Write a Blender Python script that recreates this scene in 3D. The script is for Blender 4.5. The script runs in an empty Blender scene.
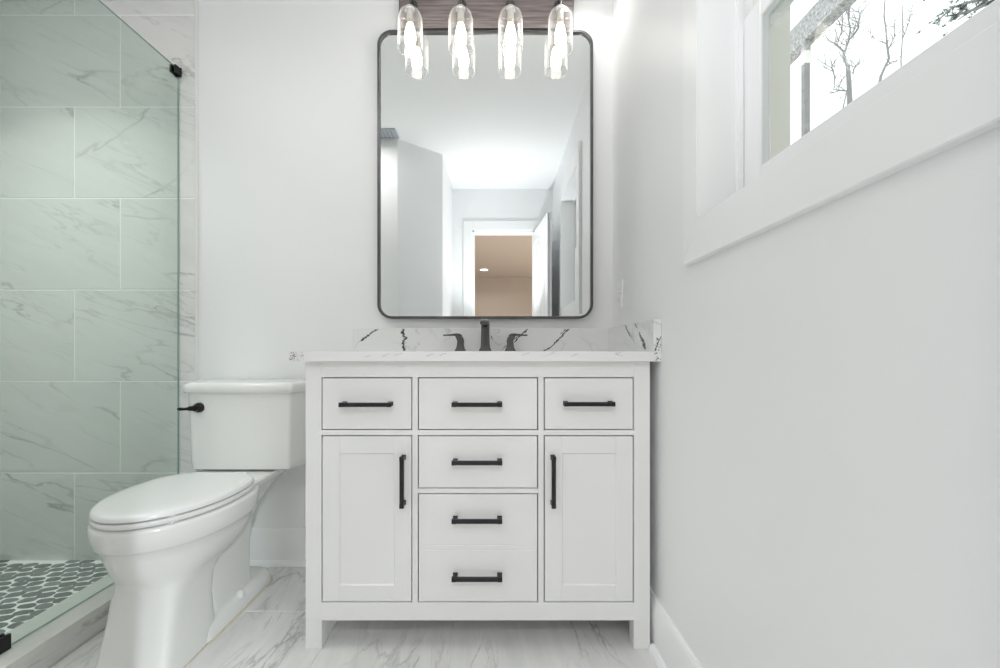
import bpy, bmesh, math, random
from mathutils import Vector, Matrix, noise as mnoise
R = math.radians
SC = bpy.context.scene
COL = SC.collection
random.seed(7)

# ------------------------------------------------------------------ camera
EYE = 0.918                      # camera height
FPX, VX, VY = 426.0, 500.0, 350.5
cam_d = bpy.data.cameras.new('camera'); cam = bpy.data.objects.new('camera', cam_d); COL.objects.link(cam)
cam.location = (0, 0, EYE); cam.rotation_euler = (R(90), 0, 0)
cam_d.sensor_width = 36; cam_d.lens = 36 * FPX / 1000
cam_d.shift_x = (500 - VX) / 1000; cam_d.shift_y = (VY - 334) / 1000
cam_d.clip_start = 0.02; cam_d.clip_end = 200
SC.camera = cam

# ------------------------------------------------------------------ world, exposure
w = bpy.data.worlds.new('overcast'); SC.world = w; w.use_nodes = True
wb = w.node_tree.nodes['Background']
wb.inputs[0].default_value = (0.95, 0.975, 1.0, 1); wb.inputs[1].default_value = 2.0
SC.view_settings.view_transform = 'Standard'; SC.view_settings.look = 'None'
SC.view_settings.gamma = 1; SC.view_settings.use_curve_mapping = False
SC.view_settings.exposure = 0.08
cy = SC.cycles
cy.use_denoising = True
cy.max_bounces = 14; cy.diffuse_bounces = 8; cy.glossy_bounces = 6; cy.transparent_max_bounces = 24; cy.transmission_bounces = 8
cy.sample_clamp_indirect = 6.0
cy.caustics_reflective = False; cy.caustics_refractive = False

# ------------------------------------------------------------------ lamps: one seen in the bedroom, the flashes, added unseen fills
def downlight(name, x, y, z, power, size, col=(1, 0.985, 0.975), spread=150):
    l = bpy.data.lights.new(name, 'AREA'); l.shape = 'DISK'; l.size = size; l.energy = power; l.color = col
    l.spread = R(spread)
    o = bpy.data.objects.new(name, l); COL.objects.link(o); o.location = (x, y, z); return o
downlight('fill_room', -0.95, 0.90, 2.423, 3.0, 0.15, spread=165)  # added fill, unseen, brightens the back wall and vanity
downlight('fill_vanity', 0.34, 1.69, 2.423, 0.35, 0.09, spread=150)  # added out of view, lifts the corner beside the mirror
downlight('fill_shower', -1.76, 1.22, 2.423, 5.0, 0.15, spread=108)  # added and unseen, brightens the shower tile
downlight('lamp_and_fill_bedroom', -0.30, -4.32, 2.423, 4, 0.12, (1, 0.97, 0.94))
downlight('lamp_and_fill_bedroom', 1.30, -2.2, 2.423, 200, 0.12, (0.88, 0.95, 1.0))  # added unseen fill, spills through the doorway onto the vanity front
downlight('lamp_and_fill_bedroom', 0.05, -1.15, 2.423, 19, 0.15, (0.90, 0.955, 1.0), 178)  # also added, hidden behind the door head, for frontal light
# the photographer's two bounce flashes: they stand beside the camera and are turned to the ceiling
def flash(e, tilt):
    fl = bpy.data.lights.new('bounce_flash', 'SPOT'); fl.energy = e; fl.spot_size = R(120); fl.spot_blend = 1.0; fl.shadow_soft_size = 0.02; fl.color = (0.94, 0.975, 1.0)
    o = bpy.data.objects.new('bounce_flash', fl); COL.objects.link(o); o.location = (0.02, 0.14, 1.12); o.rotation_euler = (R(180 + tilt), 0, 0)
flash(23, -32); flash(27, 25)

# ------------------------------------------------------------------ helpers
def px(xp, yp, D):
    """a point of the place at depth D, read off the photograph"""
    return ((xp - VX) * D / FPX, D, EYE - (yp - VY) * D / FPX)

KEEP = set()
def obj(name, bm, mats, parent=None, smooth=None):
    me = bpy.data.meshes.new(name); bmesh.ops.recalc_face_normals(bm, faces=bm.faces[:]) if id(bm) not in KEEP else KEEP.discard(id(bm))
    bm.to_mesh(me); bm.free()
    if not isinstance(mats, (list, tuple)): mats = [mats]
    for m in mats: me.materials.append(m)
    if smooth is not None:
        me.shade_smooth(); me.set_sharp_from_angle(angle=R(smooth))
    o = bpy.data.objects.new(name, me); COL.objects.link(o)
    if parent:
        o.parent = parent
        o.matrix_parent_inverse = Matrix.Translation(parent.location).inverted()
    return o

def thing(name, label, cat, loc=(0, 0, 0), group=None):
    o = bpy.data.objects.new(name, None); COL.objects.link(o); o.location = loc; o.empty_display_size = 0.05
    o['label'] = label; o['category'] = cat
    if group: o['group'] = group
    return o
def tag(o, label, cat, group=None, kind=None):
    o['label'] = label; o['category'] = cat
    if group: o['group'] = group
    if kind: o['kind'] = kind
    return o
def struct(name, bm, m, smooth=None, parent=None):
    o = obj(name, bm, m, parent, smooth)
    if parent is None: o['kind'] = 'structure'
    return o

def box(bm, x0, x1, y0, y1, z0, z1, bev=0, seg=2, mi=0):
    t = bmesh.new()
    bmesh.ops.create_cube(t, size=1)
    for v in t.verts:
        v.co = Vector(((x0 + x1) / 2 + v.co.x * (x1 - x0), (y0 + y1) / 2 + v.co.y * (y1 - y0), (z0 + z1) / 2 + v.co.z * (z1 - z0)))
    if bev: bmesh.ops.bevel(t, geom=t.edges[:], offset=bev, segments=seg, affect='EDGES', profile=0.5)
    merge(bm, t, mi)
def merge(bm, t, mi=0, mat=None):
    if mat is not None: bmesh.ops.transform(t, matrix=mat, verts=t.verts[:])
    for f in t.faces: f.material_index = mi
    me = bpy.data.meshes.new('tmp'); t.to_mesh(me); t.free(); bm.from_mesh(me); bpy.data.meshes.remove(me)
def mbox(*a, **k):
    bm = bmesh.new(); box(bm, *a, **k); return bm

def rounded(pts, rad, seg=6):
    """polygon with rounded corners; rad scalar or list"""
    out = []; n = len(pts)
    for i, p in enumerate(pts):
        r = rad[i] if isinstance(rad, (list, tuple)) else rad
        p = Vector(p); a = Vector(pts[i - 1]); b = Vector(pts[(i + 1) % n])
        if r <= 0: out.append(tuple(p)); continue
        u = (a - p).normalized(); v = (b - p).normalized()
        ang = u.angle(v); d = r / math.tan(ang / 2); c = p + (u + v).normalized() * (r / math.sin(ang / 2))
        s = p + u * d - c; e = p + v * d - c
        tot = math.atan2(s.x * e.y - s.y * e.x, s.dot(e))
        for k in range(seg + 1):
            q = Matrix.Rotation(tot * k / seg, 2) @ s + c
            out.append(tuple(q))
    return out
def prism(bm, pts, z0, z1, bev=0, seg=3, axis='z', mi=0, bot=False):
    """extrude an outline; axis z: (x,y) up z; axis y: pts are (x,z) extruded along y; axis x: pts are (y,z)"""
    t = bmesh.new()
    lo = [t.verts.new((p[0], p[1], z0)) for p in pts]; hi = [t.verts.new((p[0], p[1], z1)) for p in pts]
    n = len(pts)
    t.faces.new(lo[::-1]); top = t.faces.new(hi)
    for i in range(n): t.faces.new((lo[i], lo[(i + 1) % n], hi[(i + 1) % n], hi[i]))
    if bev:
        es = list(top.edges)
        if bot: t.faces.ensure_lookup_table(); es += list(t.faces[0].edges)
        bmesh.ops.bevel(t, geom=es, offset=bev, segments=seg, affect='EDGES', profile=0.5)
    for v in t.verts:
        x, y, z = v.co
        if axis == 'y': v.co = (x, z, y)
        elif axis == 'x': v.co = (z, x, y)
    merge(bm, t, mi)
def loft(bm, rings, cap=True, mi=0, closed=False):
    t = bmesh.new(); R_ = [[t.verts.new(p) for p in r] for r in rings]; n = len(rings[0])
    m = len(R_)
    for j in range(m if closed else m - 1):
        A, B = R_[j], R_[(j + 1) % m]
        for i in range(n): t.faces.new((A[i], A[(i + 1) % n], B[(i + 1) % n], B[i]))
    if cap and not closed: t.faces.new(R_[0][::-1]); t.faces.new(R_[-1])
    merge(bm, t, mi)
def egg(cx, cyy, z, hx, hf, hb, nf=2.0, nb=2.6, n=56):
    """hf reaches towards the camera (-y), hb towards the wall"""
    out = []
    for i in range(n):
        a = 2 * math.pi * i / n; c, s = math.cos(a), math.sin(a)
        e = nb if s > 0 else nf
        out.append((cx + hx * math.copysign(abs(c) ** (2 / e), c), cyy + (hb if s > 0 else hf) * math.copysign(abs(s) ** (2 / e), s), z))
    return out
def tube(bm, pts, rad, n=12, mi=0, cap=True):
    pts = [Vector(p) for p in pts]; rings = []
    up = None
    for i, p in enumerate(pts):
        d = (pts[min(i + 1, len(pts) - 1)] - pts[max(i - 1, 0)]).normalized()
        if up is None:
            up = d.orthogonal().normalized()
        else:
            up = (up - d * up.dot(d)).normalized()
        s = d.cross(up); r = rad[i] if isinstance(rad, (list, tuple)) else rad
        rings.append([tuple(p + (up * math.cos(2 * math.pi * k / n) + s * math.sin(2 * math.pi * k / n)) * r) for k in range(n)])
    loft(bm, rings, cap, mi)
def lathe(bm, prof, cx, cyy, n=32, mi=0, cap=False, axis='z'):
    rings = []
    for r, z in prof:
        rings.append([(cx + r * math.cos(2 * math.pi * k / n), cyy + r * math.sin(2 * math.pi * k / n), z) for k in range(n)])
    loft(bm, rings, cap, mi)

# ------------------------------------------------------------------ materials
def mat(name, col, rough=0.5, metal=0.0, spec=0.5, bump=0, bscale=300, var=0):
    m = bpy.data.materials.new(name); m.use_nodes = True; nt = m.node_tree; b = nt.nodes['Principled BSDF']
    b.inputs['Base Color'].default_value = (*col, 1); b.inputs['Roughness'].default_value = rough
    b.inputs['Metallic'].default_value = metal; b.inputs['Specular IOR Level'].default_value = spec
    tc = nt.nodes.new('ShaderNodeTexCoord')
    nz = nt.nodes.new('ShaderNodeTexNoise'); nz.inputs['Scale'].default_value = bscale; nt.links.new(tc.outputs['Object'], nz.inputs['Vector'])
    if bump:
        bp = nt.nodes.new('ShaderNodeBump'); bp.inputs['Strength'].default_value = bump; bp.inputs['Distance'].default_value = 0.001
        nt.links.new(nz.outputs['Fac'], bp.inputs['Height']); nt.links.new(bp.outputs[0], b.inputs['Normal'])
    if var:
        mx = nt.nodes.new('ShaderNodeMix'); mx.data_type = 'RGBA'
        mx.inputs['A'].default_value = (*[c * (1 - var) for c in col], 1); mx.inputs['B'].default_value = (*[min(1, c * (1 + var)) for c in col], 1)
        nt.links.new(nz.outputs['Fac'], mx.inputs['Factor']); nt.links.new(mx.outputs['Result'], b.inputs['Base Color'])
    return m
def emis(name, col, s):
    m = bpy.data.materials.new(name); m.use_nodes = True; nt = m.node_tree
    e = nt.nodes.new('ShaderNodeEmission'); e.inputs[0].default_value = (*col, 1); e.inputs[1].default_value = s
    nt.links.new(e.outputs[0], nt.nodes['Material Output'].inputs[0]); return m
def thin_glass(name, tint, refl=0.9, edge_white=0.0, blend=0.08, f0=0.04):
    m = bpy.data.materials.new(name); m.use_nodes = True; nt = m.node_tree; nt.nodes.remove(nt.nodes['Principled BSDF'])
    tr = nt.nodes.new('ShaderNodeBsdfTransparent'); tr.inputs[0].default_value = (*tint, 1)
    gl = nt.nodes.new('ShaderNodeBsdfGlossy'); gl.inputs['Roughness'].default_value = 0.01; gl.inputs['Color'].default_value = (refl, refl, refl, 1)
    lf = nt.nodes.new('ShaderNodeLayerWeight'); lf.inputs[0].default_value = 0.5      # Schlick, the same from both sides of the sheet
    pw = nt.nodes.new('ShaderNodeMath'); pw.operation = 'POWER'; pw.inputs[1].default_value = 5; nt.links.new(lf.outputs['Facing'], pw.inputs[0])
    fr = nt.nodes.new('ShaderNodeMath'); fr.operation = 'MULTIPLY_ADD'; fr.inputs[1].default_value = 0.95; fr.inputs[2].default_value = f0; nt.links.new(pw.outputs[0], fr.inputs[0])
    mx = nt.nodes.new('ShaderNodeMixShader'); nt.links.new(fr.outputs[0], mx.inputs[0]); nt.links.new(tr.outputs[0], mx.inputs[1]); nt.links.new(gl.outputs[0], mx.inputs[2])
    last = mx
    if edge_white:
        df = nt.nodes.new('ShaderNodeBsdfTranslucent'); df.inputs[0].default_value = (0.95, 0.95, 0.95, 1)
        lw = nt.nodes.new('ShaderNodeLayerWeight'); lw.inputs[0].default_value = blend
        mu = nt.nodes.new('ShaderNodeMath'); mu.operation = 'MULTIPLY'; mu.inputs[1].default_value = edge_white
        p3 = nt.nodes.new('ShaderNodeMath'); p3.operation = 'POWER'; p3.inputs[1].default_value = 3; nt.links.new(lw.outputs['Facing'], p3.inputs[0]); nt.links.new(p3.outputs[0], mu.inputs[0])
        m2 = nt.nodes.new('ShaderNodeMixShader'); nt.links.new(mu.outputs[0], m2.inputs[0]); nt.links.new(mx.outputs[0], m2.inputs[1]); nt.links.new(df.outputs[0], m2.inputs[2]); last = m2
    nt.links.new(last.outputs[0], nt.nodes['Material Output'].inputs[0]); return m

def stone(name, base, light, vein, plane, ang, rough=0.35, amt=0.6, scale=1.0, flip=None):
    """large veined porcelain tile; the face attribute 'tid' moves the pattern tile by tile.
    plane 'xz' for walls, 'xy' for floors; veins run along ang."""
    m = bpy.data.materials.new(name); m.use_nodes = True; nt = m.node_tree; N = nt.nodes; L = nt.links; b = N['Principled BSDF']
    b.inputs['Roughness'].default_value = rough
    tc = N.new('ShaderNodeTexCoord'); at = N.new('ShaderNodeAttribute'); at.attribute_name = 'tid'
    add = N.new('ShaderNodeVectorMath'); add.operation = 'ADD'; L.new(tc.outputs['Object'], add.inputs[0])
    sc_ = N.new('ShaderNodeVectorMath'); sc_.operation = 'SCALE'; sc_.inputs['Scale'].default_value = 7; L.new(at.outputs['Vector'], sc_.inputs[0]); L.new(sc_.outputs[0], add.inputs[1])
    def warped(rot, s_long, s_cross):
        mp = N.new('ShaderNodeMapping'); mp.vector_type = 'TEXTURE'
        if plane == 'xz': mp.inputs['Rotation'].default_value = (0, -rot, 0); mp.inputs['Scale'].default_value = (s_long, s_cross, s_cross)
        else: mp.inputs['Rotation'].default_value = (0, 0, rot); mp.inputs['Scale'].default_value = (s_long, s_cross, s_cross)
        L.new(add.outputs[0], mp.inputs['Vector']); return mp
    def ridge(mp, sc, width, det=5, dist=0.0):
        nz = N.new('ShaderNodeTexNoise'); nz.inputs['Scale'].default_value = sc; nz.inputs['Detail'].default_value = det; nz.inputs['Roughness'].default_value = 0.55; nz.inputs['Distortion'].default_value = dist
        L.new(mp.outputs[0], nz.inputs['Vector'])
        s = N.new('ShaderNodeMath'); s.operation = 'SUBTRACT'; s.inputs[1].default_value = 0.5; L.new(nz.outputs['Fac'], s.inputs[0])
        a = N.new('ShaderNodeMath'); a.operation = 'ABSOLUTE'; L.new(s.outputs[0], a.inputs[0])
        r = N.new('ShaderNodeMapRange'); r.inputs['From Min'].default_value = 0; r.inputs['From Max'].default_value = width; r.inputs['To Min'].default_value = 1; r.inputs['To Max'].default_value = 0
        L.new(a.outputs[0], r.inputs['Value']); return r
    A = warped(ang, 3.0, 0.8); B = warped(ang * 1.15, 3.2, 0.5)
    cloud = N.new('ShaderNodeTexNoise'); cloud.inputs['Scale'].default_value = 2.2 * scale; cloud.inputs['Detail'].default_value = 6; L.new(A.outputs[0], cloud.inputs['Vector'])
    streak = N.new('ShaderNodeTexNoise'); streak.inputs['Scale'].default_value = 9 * scale; streak.inputs['Detail'].default_value = 8; streak.inputs['Roughness'].default_value = 0.7; L.new(B.outputs[0], streak.inputs['Vector'])
    mx = N.new('ShaderNodeMix'); mx.data_type = 'RGBA'; mx.inputs['A'].default_value = (*base, 1); mx.inputs['B'].default_value = (*light, 1)
    sm = N.new('ShaderNodeMath'); sm.operation = 'MULTIPLY_ADD'; sm.inputs[1].default_value = 0.6; L.new(streak.outputs['Fac'], sm.inputs[0])
    c2 = N.new('ShaderNodeMath'); c2.operation = 'MULTIPLY'; c2.inputs[1].default_value = 0.45; L.new(cloud.outputs['Fac'], c2.inputs[0]); L.new(c2.outputs[0], sm.inputs[2])
    mr = N.new('ShaderNodeMapRange'); mr.inputs['From Min'].default_value = 0.36; mr.inputs['From Max'].default_value = 0.68; L.new(sm.outputs[0], mr.inputs['Value']); L.new(mr.outputs[0], mx.inputs['Factor'])
    v1 = ridge(A, 1.9 * scale, 0.0095, 10, 0.25); v2 = ridge(B, 3.4 * scale, 0.011, 10, 0.3)
    if flip:
        Cm = warped(flip, 3.0, 0.8); v3 = ridge(Cm, 1.9 * scale, 0.0095, 10, 0.25)
        sx = N.new('ShaderNodeSeparateXYZ'); L.new(at.outputs['Vector'], sx.inputs[0]); gt = N.new('ShaderNodeMath'); gt.operation = 'GREATER_THAN'; gt.inputs[1].default_value = 0.68; L.new(sx.outputs[0], gt.inputs[0])
        mm = N.new('ShaderNodeMix'); mm.data_type = 'FLOAT'; L.new(gt.outputs[0], mm.inputs[0]); L.new(v1.outputs[0], mm.inputs[2]); L.new(v3.outputs[0], mm.inputs[3]); v1 = mm
    gate = N.new('ShaderNodeTexNoise'); gate.inputs['Scale'].default_value = 3.2; gate.inputs['Detail'].default_value = 2; L.new(add.outputs[0], gate.inputs['Vector'])
    gr = N.new('ShaderNodeMapRange'); gr.inputs['From Min'].default_value = 0.36; gr.inputs['From Max'].default_value = 0.70; L.new(gate.outputs['Fac'], gr.inputs['Value'])
    mxv = N.new('ShaderNodeMath'); mxv.operation = 'MAXIMUM'; L.new(v1.outputs[0], mxv.inputs[0]); 
    v2s = N.new('ShaderNodeMath'); v2s.operation = 'MULTIPLY'; v2s.inputs[1].default_value = 0.6; L.new(v2.outputs[0], v2s.inputs[0]); L.new(v2s.outputs[0], mxv.inputs[1])
    g2 = N.new('ShaderNodeMath'); g2.operation = 'MULTIPLY'; L.new(mxv.outputs[0], g2.inputs[0]); L.new(gr.outputs[0], g2.inputs[1])
    g3 = N.new('ShaderNodeMath'); g3.operation = 'MULTIPLY'; g3.inputs[1].default_value = amt; L.new(g2.outputs[0], g3.inputs[0])
    m2 = N.new('ShaderNodeMix'); m2.data_type = 'RGBA'; L.new(mx.outputs['Result'], m2.inputs['A']); m2.inputs['B'].default_value = (*vein, 1); L.new(g3.outputs[0], m2.inputs['Factor'])
    L.new(m2.outputs['Result'], b.inputs['Base Color'])
    return m

def wood(name, a, c):
    m = bpy.data.materials.new(name); m.use_nodes = True; nt = m.node_tree; N = nt.nodes; L = nt.links; b = N['Principled BSDF']
    b.inputs['Roughness'].default_value = 0.6
    tc = N.new('ShaderNodeTexCoord'); mp = N.new('ShaderNodeMapping'); mp.inputs['Scale'].default_value = (3, 60, 60); L.new(tc.outputs['Object'], mp.inputs[0])
    nz = N.new('ShaderNodeTexNoise'); nz.inputs['Scale'].default_value = 2; nz.inputs['Detail'].default_value = 8; L.new(mp.outputs[0], nz.inputs['Vector'])
    mr = N.new('ShaderNodeMapRange'); mr.inputs['From Min'].default_value = 0.35; mr.inputs['From Max'].default_value = 0.65; L.new(nz.outputs['Fac'], mr.inputs['Value'])
    mx = N.new('ShaderNodeMix'); mx.data_type = 'RGBA'; mx.inputs['A'].default_value = (*a, 1); mx.inputs['B'].default_value = (*c, 1); L.new(mr.outputs[0], mx.inputs['Factor']); L.new(mx.outputs['Result'], b.inputs['Base Color'])
    return m

def pebble():
    m = bpy.data.materials.new('grey_pebble'); m.use_nodes = True; nt = m.node_tree; N = nt.nodes; L = nt.links; b = N['Principled BSDF']
    b.inputs['Roughness'].default_value = 0.4
    at = N.new('ShaderNodeAttribute'); at.attribute_name = 'tid'; sp = N.new('ShaderNodeSeparateXYZ'); L.new(at.outputs['Vector'], sp.inputs[0])
    tc = N.new('ShaderNodeTexCoord'); nz = N.new('ShaderNodeTexNoise'); nz.inputs['Scale'].default_value = 55; nz.inputs['Detail'].default_value = 6; L.new(tc.outputs['Object'], nz.inputs['Vector'])
    a = N.new('ShaderNodeMath'); a.operation = 'MULTIPLY_ADD'; a.inputs[1].default_value = .45; L.new(sp.outputs[0], a.inputs[0])
    c = N.new('ShaderNodeMath'); c.operation = 'MULTIPLY'; c.inputs[1].default_value = .7; L.new(nz.outputs['Fac'], c.inputs[0]); L.new(c.outputs[0], a.inputs[2])
    mx = N.new('ShaderNodeMix'); mx.data_type = 'RGBA'; mx.inputs['A'].default_value = (0.10, 0.115, 0.112, 1); mx.inputs['B'].default_value = (0.34, 0.365, 0.355, 1); L.new(a.outputs[0], mx.inputs['Factor']); L.new(mx.outputs['Result'], b.inputs['Base Color'])
    return m

def quartz():
    m = bpy.data.materials.new('white_quartz'); m.use_nodes = True; nt = m.node_tree; N = nt.nodes; L = nt.links; b = N['Principled BSDF']
    b.inputs['Roughness'].default_value = 0.25
    tc = N.new('ShaderNodeTexCoord'); mp = N.new('ShaderNodeMapping'); mp.inputs['Rotation'].default_value = (0.3, 0.7, 0.5); mp.inputs['Scale'].default_value = (1, 1, 1.2); L.new(tc.outputs['Object'], mp.inputs[0])
    nz = N.new('ShaderNodeTexNoise'); nz.inputs['Scale'].default_value = 7; nz.inputs['Detail'].default_value = 6; nz.inputs['Distortion'].default_value = 0.6; L.new(mp.outputs[0], nz.inputs['Vector'])
    s = N.new('ShaderNodeMath'); s.operation = 'SUBTRACT'; s.inputs[1].default_value = 0.56; L.new(nz.outputs['Fac'], s.inputs[0])
    a = N.new('ShaderNodeMath'); a.operation = 'ABSOLUTE'; L.new(s.outputs[0], a.inputs[0])
    r = N.new('ShaderNodeMapRange'); r.inputs['From Max'].default_value = 0.02; r.inputs['To Min'].default_value = 0.45; r.inputs['To Max'].default_value = 0; L.new(a.outputs[0], r.inputs['Value'])
    g = N.new('ShaderNodeTexNoise'); g.inputs['Scale'].default_value = 4.3; L.new(tc.outputs['Object'], g.inputs['Vector'])
    gr = N.new('ShaderNodeMapRange'); gr.inputs['From Min'].default_value = 0.45; gr.inputs['From Max'].default_value = 0.6; L.new(g.outputs['Fac'], gr.inputs['Value'])
    mu = N.new('ShaderNodeMath'); mu.operation = 'MULTIPLY'; L.new(r.outputs[0], mu.inputs[0]); L.new(gr.outputs[0], mu.inputs[1])
    mx = N.new('ShaderNodeMix'); mx.data_type = 'RGBA'; mx.inputs['A'].default_value = (0.83, 0.83, 0.825, 1); mx.inputs['B'].default_value = (0.45, 0.46, 0.49, 1); L.new(mu.outputs[0], mx.inputs['Factor'])
    L.new(mx.outputs['Result'], b.inputs['Base Color']); return m

M = dict(
    wall=mat('wall_paint', (0.87, 0.875, 0.88), 0.55, spec=0.3, bump=0.05, bscale=220),
    wall_r=mat('satin_wall_paint', (0.87, 0.875, 0.88), 0.38, spec=0.4, bump=0.04, bscale=220),
    ceil=mat('ceiling_paint', (0.90, 0.905, 0.91), 0.8, spec=0.2, bump=0.05, bscale=200),
    trim=mat('trim_paint', (0.90, 0.905, 0.91), 0.35, bump=0.02, bscale=150),
    cab=mat('cabinet_paint', (0.87, 0.87, 0.865), 0.38, bump=0.02, bscale=180),
    china=mat('vitreous_china', (0.78, 0.785, 0.765), 0.17, spec=0.6, bump=0.0, var=0.01, bscale=3),
    plastic=mat('seat_plastic', (0.77, 0.775, 0.765), 0.22, var=0.01, bscale=3),
    black=mat('matte_black_metal', (0.030, 0.030, 0.032), 0.38, metal=0.6, bump=0.05, bscale=500),
    gun=mat('dark_gunmetal', (0.11, 0.11, 0.112), 0.32, metal=0.7, bump=0.03, bscale=500),
    bronze=mat('dark_bronze', (0.022, 0.022, 0.022), 0.3, metal=0.7, var=0.15, bscale=80),
    grout=mat('grout', (0.74, 0.73, 0.71), 0.9, bump=0.1),
    wgrout=mat('wall_grout', (0.97, 0.97, 0.96), 0.9, bump=0.1),
    metalw=mat('white_edge_trim', (0.80, 0.80, 0.80), 0.35, var=0.02),
    curbtop=mat('curb_stone', (0.72, 0.72, 0.69), 0.35, var=0.05, bscale=30),
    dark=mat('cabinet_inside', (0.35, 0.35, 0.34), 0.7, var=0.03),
    vein=mat('black_vein', (0.10, 0.10, 0.115), 0.3, var=0.5, bscale=260),
    veing=mat('grey_vein', (0.60, 0.61, 0.63), 0.3, var=0.2, bscale=200),
    mirror=mat('mirror_silver', (0.865, 0.885, 0.88), 0.0, metal=1.0, var=0.0),
    lampwood=wood('grey_brown_wood', (0.15, 0.125, 0.125), (0.30, 0.255, 0.25)),
    steel=mat('brushed_steel', (0.80, 0.79, 0.77), 0.3, metal=1.0, bump=0.02),
    brass=mat('bulb_collar_brass', (0.75, 0.66, 0.5), 0.3, metal=0.8, var=0.1),
    beige=mat('warm_lit_bedroom_paint', (0.54, 0.49, 0.445), 0.8, bump=0.05),  # beige paint with the warmth of lamp light put into its colour
    bark=mat('tree_bark', (0.30, 0.295, 0.29), 0.9, bump=0.3, var=0.3, bscale=20),
    needle=mat('pine_needles', (0.14, 0.18, 0.15), 0.8, var=0.4, bscale=12),
    ground=mat('winter_ground', (0.55, 0.54, 0.50), 0.95, var=0.2, bscale=3),
    shingle=mat('granular_shingle', (0.33, 0.325, 0.32), 0.95, var=1.6, bscale=38, bump=0.4),
    carpet=mat('bedroom_floor', (0.45, 0.36, 0.29), 0.9, var=0.1),
    caulk=mat('aged_caulk', (0.66, 0.58, 0.46), 0.6, var=0.2, bscale=40),
    duct=mat('grille_grey', (0.42, 0.46, 0.50), 0.5, metal=0.2, var=0.05),
    siding=mat('exterior_vinyl', (0.86, 0.85, 0.80), 0.6, var=0.03),
)
M['bulb'] = emis('bulb_glow', (1.0, 0.94, 0.85), 14)
M['disc'] = emis('downlight_lens', (1.0, 0.96, 0.9), 12)
M['pane'] = thin_glass('window_glass', (0.975, 0.99, 0.985), 0.15)
M['shower_glass'] = thin_glass('shower_glass', (0.880, 0.932, 0.905), 0.6)
M['glass_edge'] = mat('glass_edge', (0.33, 0.46, 0.41), 0.15, var=0.1)
M['shade'] = thin_glass('seeded_clear_glass', (0.985, 0.985, 0.985), 1.0, 0.45, 0.5)
M['rim'] = thin_glass('polished_glass_rim', (0.9, 0.9, 0.9), 1.0, 0.8, 0.5, 0.25)
M['tile_wall'] = stone('wall_tile_stone', (0.74, 0.735, 0.725), (0.82, 0.815, 0.805), (0.30, 0.30, 0.30), 'xz', R(-20), 0.3, 0.72, 1.0, R(33))
M['tile_floor'] = stone('floor_tile_stone', (0.66, 0.655, 0.64), (0.80, 0.795, 0.78), (0.22, 0.22, 0.22), 'xy', R(84), 0.32, 0.7, 1.3)
M['pebble'] = pebble(); M['quartz'] = quartz()

# ------------------------------------------------------------------ the room
W = 1.84                # back wall
XR = 0.488              # right wall
CEIL = 2.428
XT = -1.303              # edge of the tiled part
XS = -2.15              # shower's outer side wall
bm = mbox(-2.30, 0.675, W, W + 0.14, -0.05, 2.6); struct('wall_back', bm, M['wall'])
# right wall with window opening
WY0, WY1, WZ0, WZ1 = 0.344, 1.018, 1.230, 2.076
bm = bmesh.new()
for a in ((-0.46, WY0, -0.05, 2.6), (WY1, W, -0.05, 2.6), (WY0, WY1, -0.05, WZ0), (WY0, WY1, WZ1, 2.6)):
    box(bm, XR, 0.675, a[0], a[1], a[2], a[3])
struct('wall_right', bm, M['wall_r'])
bm = mbox(XS - 0.15, XS, 0.604, W, -0.05, 2.6); struct('wall_left', bm, M['wall'])
bm = bmesh.new(); prism(bm, [(-2.30, -0.339), (-0.443, -0.339), (-0.443, 0.36), (-0.7315, 0.604), (-2.30, 0.604)], -0.05, 2.6); struct('wall_partition', bm, M['wall'])
bm = bmesh.new()
DX0, DX1, DZ = -0.257, 0.323, 2.040
DW = -0.339
for a in ((-2.6, DX0, -0.05, 2.6), (DX1, 0.675, -0.05, 2.6), (DX0, DX1, DZ, 2.6)): box(bm, a[0], a[1], DW - 0.12, DW, a[2], a[3])
struct('wall_front', bm, M['wall'])
bm = bmesh.new(); box(bm, -2.6, 0.9, DW - 0.12, W + 0.14, CEIL, CEIL + 0.17)
struct('ceiling', bm, M['ceil'])
# bedroom behind the doorway
bm = bmesh.new()
box(bm, -2.6, 2.6, -5.35, -5.2, -0.05, 2.6); box(bm, -2.75, -2.6, -5.35, DW - 0.12, -0.05, 2.6); box(bm, 2.6, 2.75, -5.35, DW - 0.12, -0.05, 2.6)
box(bm, 0.675, 2.6, DW - 0.12, DW - 0.02, -0.05, 2.6)
struct('wall_bedroom', bm, M['beige'])
bm = mbox(-2.75, 2.75, -5.35, DW - 0.12, CEIL, CEIL + 0.17); struct('ceiling_bedroom', bm, M['beige'])
bm = mbox(-2.75, 2.75, -5.35, DW - 0.12, -0.05, -0.001); struct('floor_bedroom', bm, M['carpet'])

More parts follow.
